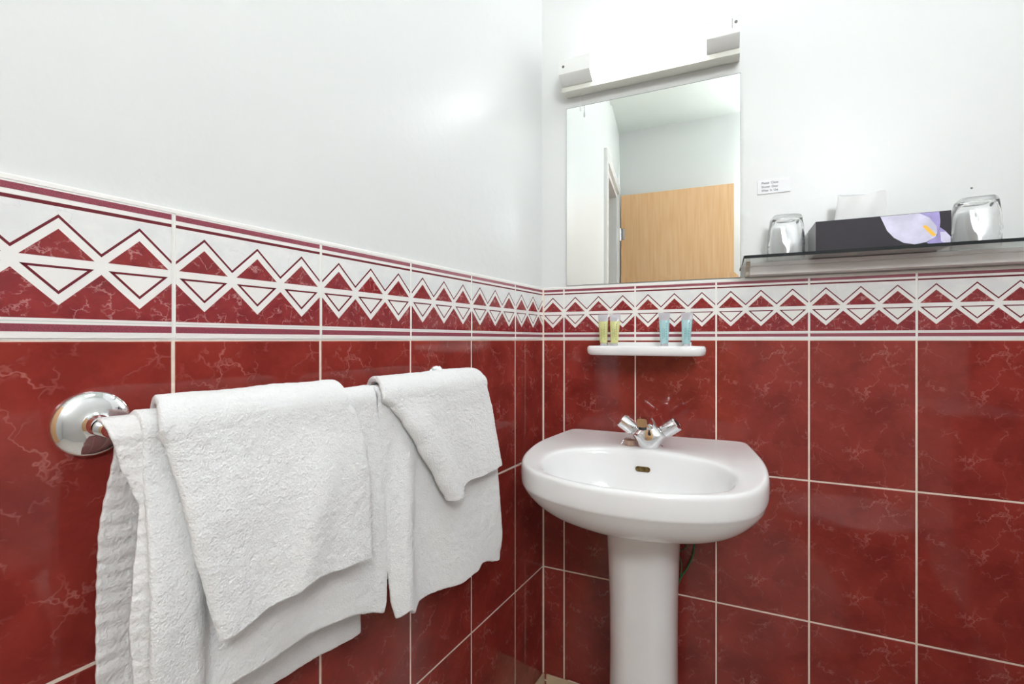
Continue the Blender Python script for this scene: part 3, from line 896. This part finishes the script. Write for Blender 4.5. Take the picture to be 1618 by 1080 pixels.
for i, v in enumerate(path):
    t = i / (len(path) - 1)
    hw, hh = 0.0125 - 0.0015 * t, 0.0115 - 0.0020 * t
    dr_ = (path[min(i+1, len(path)-1)] - path[max(i-1, 0)]).normalized()
    upv = Vector((0, -dr_.z, dr_.y)); upv = upv if upv.z > 0 else -upv
    ring = []
    for k in range(24):
        a = 2 * pi * k / 24; c, s_ = cos(a), sin(a)
        x = hw * abs(c) ** 0.55 * (1 if c >= 0 else -1); zz = hh * abs(s_) ** 0.55 * (1 if s_ >= 0 else -1)
        ring.append(Vector((TX + x, TY + v.y, TZ + v.z)) + upv * zz)
    sp.append(ring)
mb = MB(); mb.loft(sp, 0, True, True); mb.bevel(0.001, 2, 60)
so = mb.build('spout', M_chrome, tp, angle=40)
mb = MB(); mb.lathe([(.0088, 0), (.0088, -.006), (.0075, -.0065)], Vector((TX, TY - .094, TZ + .0632)), n=24)
mb.build('aerator', M_darkrub, so)

# ------------------------------------------------------------------ plug and its chain
_h, _n, _i, _d = bvh.ray_cast(Vector((0.2755, -0.150, 0.9)), Vector((0, 0, -1)))
PZ = _h.z if _h else 0.8
pg = thing('sink_plug', 'tan rubber sink plug with a bead chain lying beside the tap', 'sink plug', (0.2755, -0.150, PZ))
mb = MB(); mb.lathe([(.0125, .0002), (.0130, .001), (.0138, .011), (.0132, .0128), (.0060, .0132), (.0050, .0125)], (0.2770, -0.150, PZ), n=40)
mb.build('plug_body', M_tan, pg)
mb = MB()
cp = spline([(0.277, -0.150, PZ + .016), (0.268, -0.152, PZ + .0165), (0.2615, -0.155, PZ + .011), (0.2585, -0.158, PZ + .004), (0.254, -0.152, PZ + .002), (0.256, -0.143, PZ + .002), (0.266, -0.135, PZ + .002),
             (0.282, -0.128, PZ + .002), (0.300, -0.125, PZ + .002), (0.320, -0.124, PZ + .002), (0.342, -0.128, PZ + .002), (0.350, -0.138, PZ + .002), (0.346, -0.147, PZ + .002), (0.340, -0.142, PZ + .0045), (0.344, -0.136, PZ + .006)], 6)
acc = 0; last = cp[0]
for q in cp:
    if q is not cp[0] and (q - last).length < 0.0026: continue
    last = q
    bmesh.ops.create_icosphere(mb.bm, subdivisions=1, radius=0.0016, matrix=Matrix.Translation(q))
mb.build('chain', M_chrome, pg, merge=False)

# ------------------------------------------------------------------ earth wire under the basin
mb = MB()
mb.tube(spline([BW(0.415, 0.03, 0.60), BW(0.412, 0.022, 0.52), BW(0.398, 0.018, 0.475), BW(0.380, 0.014, 0.440), BW(0.368, 0.012, 0.40)], 8), 0.0022, 8)
mb.tube(spline([BW(0.404, 0.03, 0.60), BW(0.397, 0.022, 0.535), BW(0.385, 0.018, 0.515), BW(0.372, 0.016, 0.508)], 8), 0.0014, 8)
mb.tube(spline([BW(0.372, 0.016, 0.508), BW(0.380, 0.016, 0.490), BW(0.383, 0.015, 0.470), BW(0.380, 0.0145, 0.445)], 8), 0.0012, 8)
tag(mb.build('earth_wire', M_green), 'thin green wire hanging behind the pedestal under the basin', 'wire')

# ------------------------------------------------------------------ towel rail
RZ, RP, RR = 0.963, 0.072, 0.0085
tr = thing('towel_rail', 'chrome towel rail with round wall rose, mostly hidden by white towels', 'towel rail', LW(0.72, 0, RZ), -(pi/2 + PH))
for u in (1.038, 0.490):
    mb = MB()
    mb.lathe([(.0330, .0002), (.0334, .0012), (.0331, .0030), (.0317, .0048), (.029, .0072), (.023, .0098), (.0165, .0115), (.0128, .0122), (.0120, .0126), (.0117, .0160), (.0108, .0200), (.0088, .024)], LW(u, 0, RZ + 0.002), LN, n=64)
    rs = mb.build('rose', M_chrome, tr, angle=50)
    mb = MB()
    sgn = -1 if u > 0.7 else 1
    mb.tube(spline([LW(u, .026, RZ), LW(u, .048, RZ), LW(u + sgn * .004, .063, RZ), LW(u + sgn * .014, RP, RZ), LW(u + sgn * .03, RP, RZ)], 6), RR, 20)
    mb.build('post', M_chrome, tr)
mb = MB(); mb.tube([LW(0.519, RP, RZ), LW(0.7, RP, RZ), LW(1.006, RP, RZ)], RR * 0.98, 24)
mb.build('bar', M_chrome, tr)

# ------------------------------------------------------------------ towels
def towel(name, label, uL, uR, zfront, zback, r, thick, bulge, p0=None, seed=0, group='white towels on the rail', back_uL=None, back_uR=None,
          pfront=None, ns=None, backp=None, edge=0.0):
    """uL,uR: tables (t -> u) with t 0 at the bar and 1 at the hem; zfront/zback: tables (s -> z) of the hem;
       r: radius over the bar; bulge(s,t,u,z) -> outward offset on the front"""
    width = abs(uL[0][1] - uR[0][1])
    ns = ns or int(width / 0.0034)
    nf = 96; na = 14; nb = 46
    rows = []
    def jit(u, z, sd, amp):
        v = Vector((u * 330, z * 330, sd * 7.3 + seed))
        v2 = Vector((u * 60, z * 60, sd * 3.1 + seed * 2))
        return amp * (noise.noise(v) * 1.1 + noise.noise(v2) * 0.9)
    grid = []
    for j in range(nb + na + nf + 1):
        row = []
        for i in range(ns + 1):
            s = i / ns
            if j < nb:                      # back, hem upwards
                t = 1 - j / nb
                bl = (back_uL or uL); br = (back_uR or uR)
                u = interp(bl, t) * (1 - s) + interp(br, t) * s
                zb = interp(zback, s)
                z = RZ + (zb - RZ) * t
                p = RP - r
                p += (backp(s, t) if backp else 0)
                p += 0.004 * noise.noise(Vector((u * 18, z * 5, 4 + seed))) * t
                p = max(p, thick * 0.6 + 0.003)
                side = 0
            elif j <= nb + na:              # over the bar
                a = pi * (j - nb) / na
                u = uL[0][1] * (1 - s) + uR[0][1] * s
                if back_uL:
                    w_ = (1 + cos(a)) / 2
                    ub = back_uL[0][1] * (1 - s) + (back_uR or uR)[0][1] * s
                    u = ub * w_ + u * (1 - w_)
                p = RP - r * cos(a); z = RZ + r * sin(a)
                z += 0.0022 * noise.noise(Vector((u * 14, 3.3, seed))) * sin(a)
                side = 1
            else:                           # front, downwards
                t = (j - nb - na) / nf
                u = interp(uL, t) * (1 - s) + interp(uR, t) * s
                zf = interp(zfront, s)
                z = RZ + (zf - RZ) * t
                p = RP + r + bulge(s, t, u, z)
                side = 2
            # rounded, thicker looking selvedges
            ed = min(s, 1 - s) * width
            if edge and ed < 0.012 and side == 2: p -= edge * (1 - sqrt(max(0, 1 - (1 - ed / 0.012) ** 2)))
            p += jit(u, z, side, 0.0011)
            du = jit(z, u, side + 9, 0.0006); dz = jit(u + 5, z, side + 5, 0.0007)
            row.append(LW(u + du, p, z + dz))
        grid.append(row)
    mb = MB()
    V = [[mb.bm.verts.new(q) for q in row] for row in grid]
    for a, b in zip(V, V[1:]):
        for i in range(ns):
            mb.bm.faces.new((a[i], a[i+1], b[i+1], b[i]))
    t = thing(name, label, 'towel', LW((uL[0][1] + uR[0][1]) / 2, RP, RZ), 0, group)
    o = mb.build('cloth', M_terry, t, angle=0, merge=False)
    md = o.modifiers.new('thick', 'SOLIDIFY'); md.thickness = thick; md.offset = 0
    md = o.modifiers.new('sub', 'SUBSURF'); md.levels = 1; md.render_levels = 1
    return t, o

# large bath towel on the left
def bath_b(s, t, u, z):
    k = 0.010 * smooth01(0.0, 0.5, t)
    f = 0.014 * smooth01(.970, .992, u) * smooth01(0.05, 0.6, t) * (1 - 0.4 * smooth01(1.02, 1.04, u))
    f += 0.0035 * sin((u - .72) * 46 + z * 7) * smooth01(.1, .9, t)
    f += 0.006 * smooth01(.755, .735, u) * t
    return k * 0.3 + f
bt, bo = towel('bath_towel', 'largest white towel hanging left on the rail, reaching lowest, under a smaller one',
      [(0, 1.031), (.3, 1.030), (.7, 1.031), (1, 1.030)], [(0, .737), (.15, .732), (.45, .724), (.8, .720), (.95, .722), (1, .728)],
      [(0, .664), (.3, .680), (.6, .678), (.8, .672), (.93, .655), (1, .645)], [(0, .60), (.5, .612), (1, .600)],
      0.0160, 0.0075, bath_b, seed=1, back_uL=[(0, 1.030), (.4, 1.028), (1, 1.030)], back_uR=[(0, .735), (1, .728)],
      backp=lambda s, t: -0.012 * smooth01(0, .5, t))
# its ribbed hems: front selvedge turned under, back selvedge
def strip(name, uo, ui, z0, z1, pf, parent, ribs, amp, mat=M_hem, th=0.003, n=150, m=14, ph=0):
    mb = MB(); rows = []
    for j in range(n + 1):
        z = z0 + (z1 - z0) * j / n
        a, b = uo(z), ui(z)
        row = []
        for i in range(m + 1):
            s = i / m
            rib = amp * sin(z * ribs + 1.3 * s + 2.0 * noise.noise(Vector((z * 30, s, ph)))) * (1 - 0.55 * s)
            row.append(LW(a + (b - a) * s + rib * 0.6 * (1 - s), pf(s, z) + rib, z + 0.35 * rib))
        rows.append(row)
    V = [[mb.bm.verts.new(q) for q in r_] for r_ in rows]
    for a, b in zip(V, V[1:]):
        for i in range(m): mb.bm.faces.new((a[i], a[i+1], b[i+1], b[i]))
    o = mb.build(name, mat, parent, angle=0, merge=False)
    md = o.modifiers.new('thick', 'SOLIDIFY'); md.thickness = th; md.offset = 0
    return o
hem_t = [(.660, 1.040), (.735, 1.0400), (.789, 1.0435), (.834, 1.0400), (.867, 1.0355), (.895, 1.0325), (.909, 1.0375), (.94, 1.048), (.981, 1.0575), (.985, 1.057)]
def hem_p(s, z):
    base_ = RP + 0.0165 + 0.010 * smooth01(.94, .80, z)
    if z > RZ:
        q = min(1, (z - RZ) / 0.0135); base_ = RP + 0.0150 * sqrt(max(0, 1 - q * q))
    return base_ - 0.003 * (1 - s)
strip('hem', lambda z: interp(hem_t, z), lambda z: 1.026, .978, .664, hem_p, bt, 420, .0006)
strip('hem', lambda z: 1.0385 + 0.0115 * smooth01(.97, .86, z), lambda z: 1.018, .972, .602, lambda s, z: RP - 0.0150 - 0.012 * smooth01(.96, .78, z) + 0.001 * s, bt, 380, .0011, ph=4)

# hand towel laid over it
def hand_b(s, t, u, z):
    f = 0.010 * smooth01(0, .5, t)
    ridge = .905 - 0.10 * (1 - t) + 0.02          # diagonal soft crease
    du = u - (0.835 + 0.05 * t)
    f += 0.009 * math.exp(-(du / 0.024) ** 2) * smooth01(.1, .7, t)
    f += 0.004 * math.exp(-((u - .93 + .03 * t) / 0.018) ** 2) * smooth01(.25, .9, t)
    f += 0.004 * sin(u * 38 + 2 * t) * smooth01(.2, 1, t)
    f += 0.006 * smooth01(.97, 1.0, s) * 0
    return f + 0.008 * t
towel('hand_towel', 'mid sized white towel draped over the front of the left bath towel',
      [(0, 1.022), (.08, 1.014), (.3, 1.005), (.55, .997), (.8, .986), (1, .976)], [(0, .800), (.06, .786), (.25, .777), (.55, .772), (1, .773)],
      [(0, .748), (.1, .748), (.3, .757), (.55, .763), (.8, .757), (1, .750)], [(0, .80), (1, .80)],
      0.0285, 0.0085, hand_b, seed=2, back_uL=[(0, 1.005), (1, 1.0)], back_uR=[(0, .80), (1, .80)], edge=0.006)

# second large towel, right
def right_b(s, t, u, z):
    f = 0.012 * math.exp(-((u - .690 + 0.012 * (1 - t)) / 0.018) ** 2) * smooth01(.05, .5, t)
    f += 0.005 * sin(u * 42 + 1.0 + 3 * t) * smooth01(.15, 1, t)
    f += 0.006 * math.exp(-((u - .52 + .05 * t) / 0.03) ** 2) * smooth01(.4, 1, t)
    return f + 0.006 * t
towel('bath_towel', 'white towel hanging right on the rail, nearest the corner, with a scalloped lower hem',
      [(0, .7325), (.2, .7325), (.45, .7275), (.7, .722), (.9, .716), (1, .709)], [(0, .438), (.15, .425), (.35, .410), (.6, .399), (.85, .393), (1, .405)],
      [(0, .628), (.06, .634), (.13, .616), (.19, .626), (.35, .618), (.6, .604), (.74, .603), (.8, .612), (1, .594)], [(0, .66), (.5, .65), (1, .66)],
      0.0160, 0.0075, right_b, seed=3, edge=0.003, backp=lambda s, t: -0.010 * smooth01(0, .5, t))

# face cloth over it
def face_b(s, t, u, z):
    f = 0.010 * math.exp(-((s - .10) / 0.12) ** 2) * smooth01(0, .3, t)
    f += 0.004 * sin(u * 50 + t * 4) * smooth01(.2, 1, t)
    f += 0.004 * math.exp(-((s - .55) / 0.10) ** 2) * smooth01(.2, 1, t)
    return f + 0.010 * t
towel('face_towel', 'smallest white towel, with rolled left edge, over the front of the right towel',
      [(0, .735), (.06, .716), (.2, .694), (.45, .662), (.75, .625), (1, .598)], [(0, .462), (.12, .448), (.35, .436), (.7, .422), (1, .412)],
      [(0, .777), (.12, .773), (.25, .788), (.5, .792), (1, .794)], [(0, .83), (1, .83)],
      0.0280, 0.0085, face_b, seed=5, back_uL=[(0, .715), (1, .71)], back_uR=[(0, .47), (1, .47)], edge=0.009)

# ------------------------------------------------------------------ toilet by the right wall (seen as a reflection in the glossy tiles)
tl = thing('toilet', 'white toilet seen only as a pale reflection in the red tiles', 'toilet', (1.0, -0.72, 0))
TYc = -0.72
def tring(x0, x1, hw, z, n=40):
    out = []
    for i in range(n):
        a = 2 * pi * i / n; c, s_ = cos(a), sin(a)
        mx_ = x0 + 0.6 * (x1 - x0)
        x = mx_ + (c * (x1 - mx_) if c > 0 else c * (mx_ - x0))
        out.append(Vector((x, TYc + hw * s_, z)))
    return out
mb = MB()
mb.loft([tring(.86, 1.24, .11, 0.0), tring(.87, 1.22, .10, .05), tring(.86, 1.20, .10, .16), tring(.78, 1.12, .13, .27), tring(.69, 1.10, .17, .36), tring(.675, 1.10, .18, .40), tring(.69, 1.09, .165, .405)])
mb.build('bowl', M_ceramic, tl, angle=60)
mb = MB(); mb.loft([tring(.672, 1.09, .182, .408), tring(.665, 1.09, .187, .413), tring(.668, 1.09, .186, .425), tring(.68, 1.085, .175, .429)])
mb.build('seat', M_plastic, tl, angle=60)
mb = MB(); mb.loft([tring(.672, 1.085, .182, .431), tring(.667, 1.085, .185, .434), tring(.675, 1.08, .18, .447), tring(.74, 1.05, .12, .455)])
mb.build('lid', M_plastic, tl, angle=60)
mb = MB(); mb.box((1.10, TYc - .22, .43), (1.285, TYc + .20, .80)); mb.bevel(0.02, 4)
ct = mb.build('cistern', M_ceramic, tl)
mb = MB(); mb.box((1.085, TYc - .23, .802), (1.290, TYc + .21, .83)); mb.bevel(0.008, 3)
mb.build('cistern_lid', M_ceramic, ct)
mb = MB(); mb.lathe([(.012, 0), (.012, .008), (.006, .012)], (1.10, TYc + .13, .73), (-1, 0, 0), n=24)
mb.tube([(1.09, TYc + .13, .73), (1.085, TYc + .10, .725), (1.085, TYc + .06, .715)], .006, 12)
mb.build('flush_lever', M_chrome, ct)
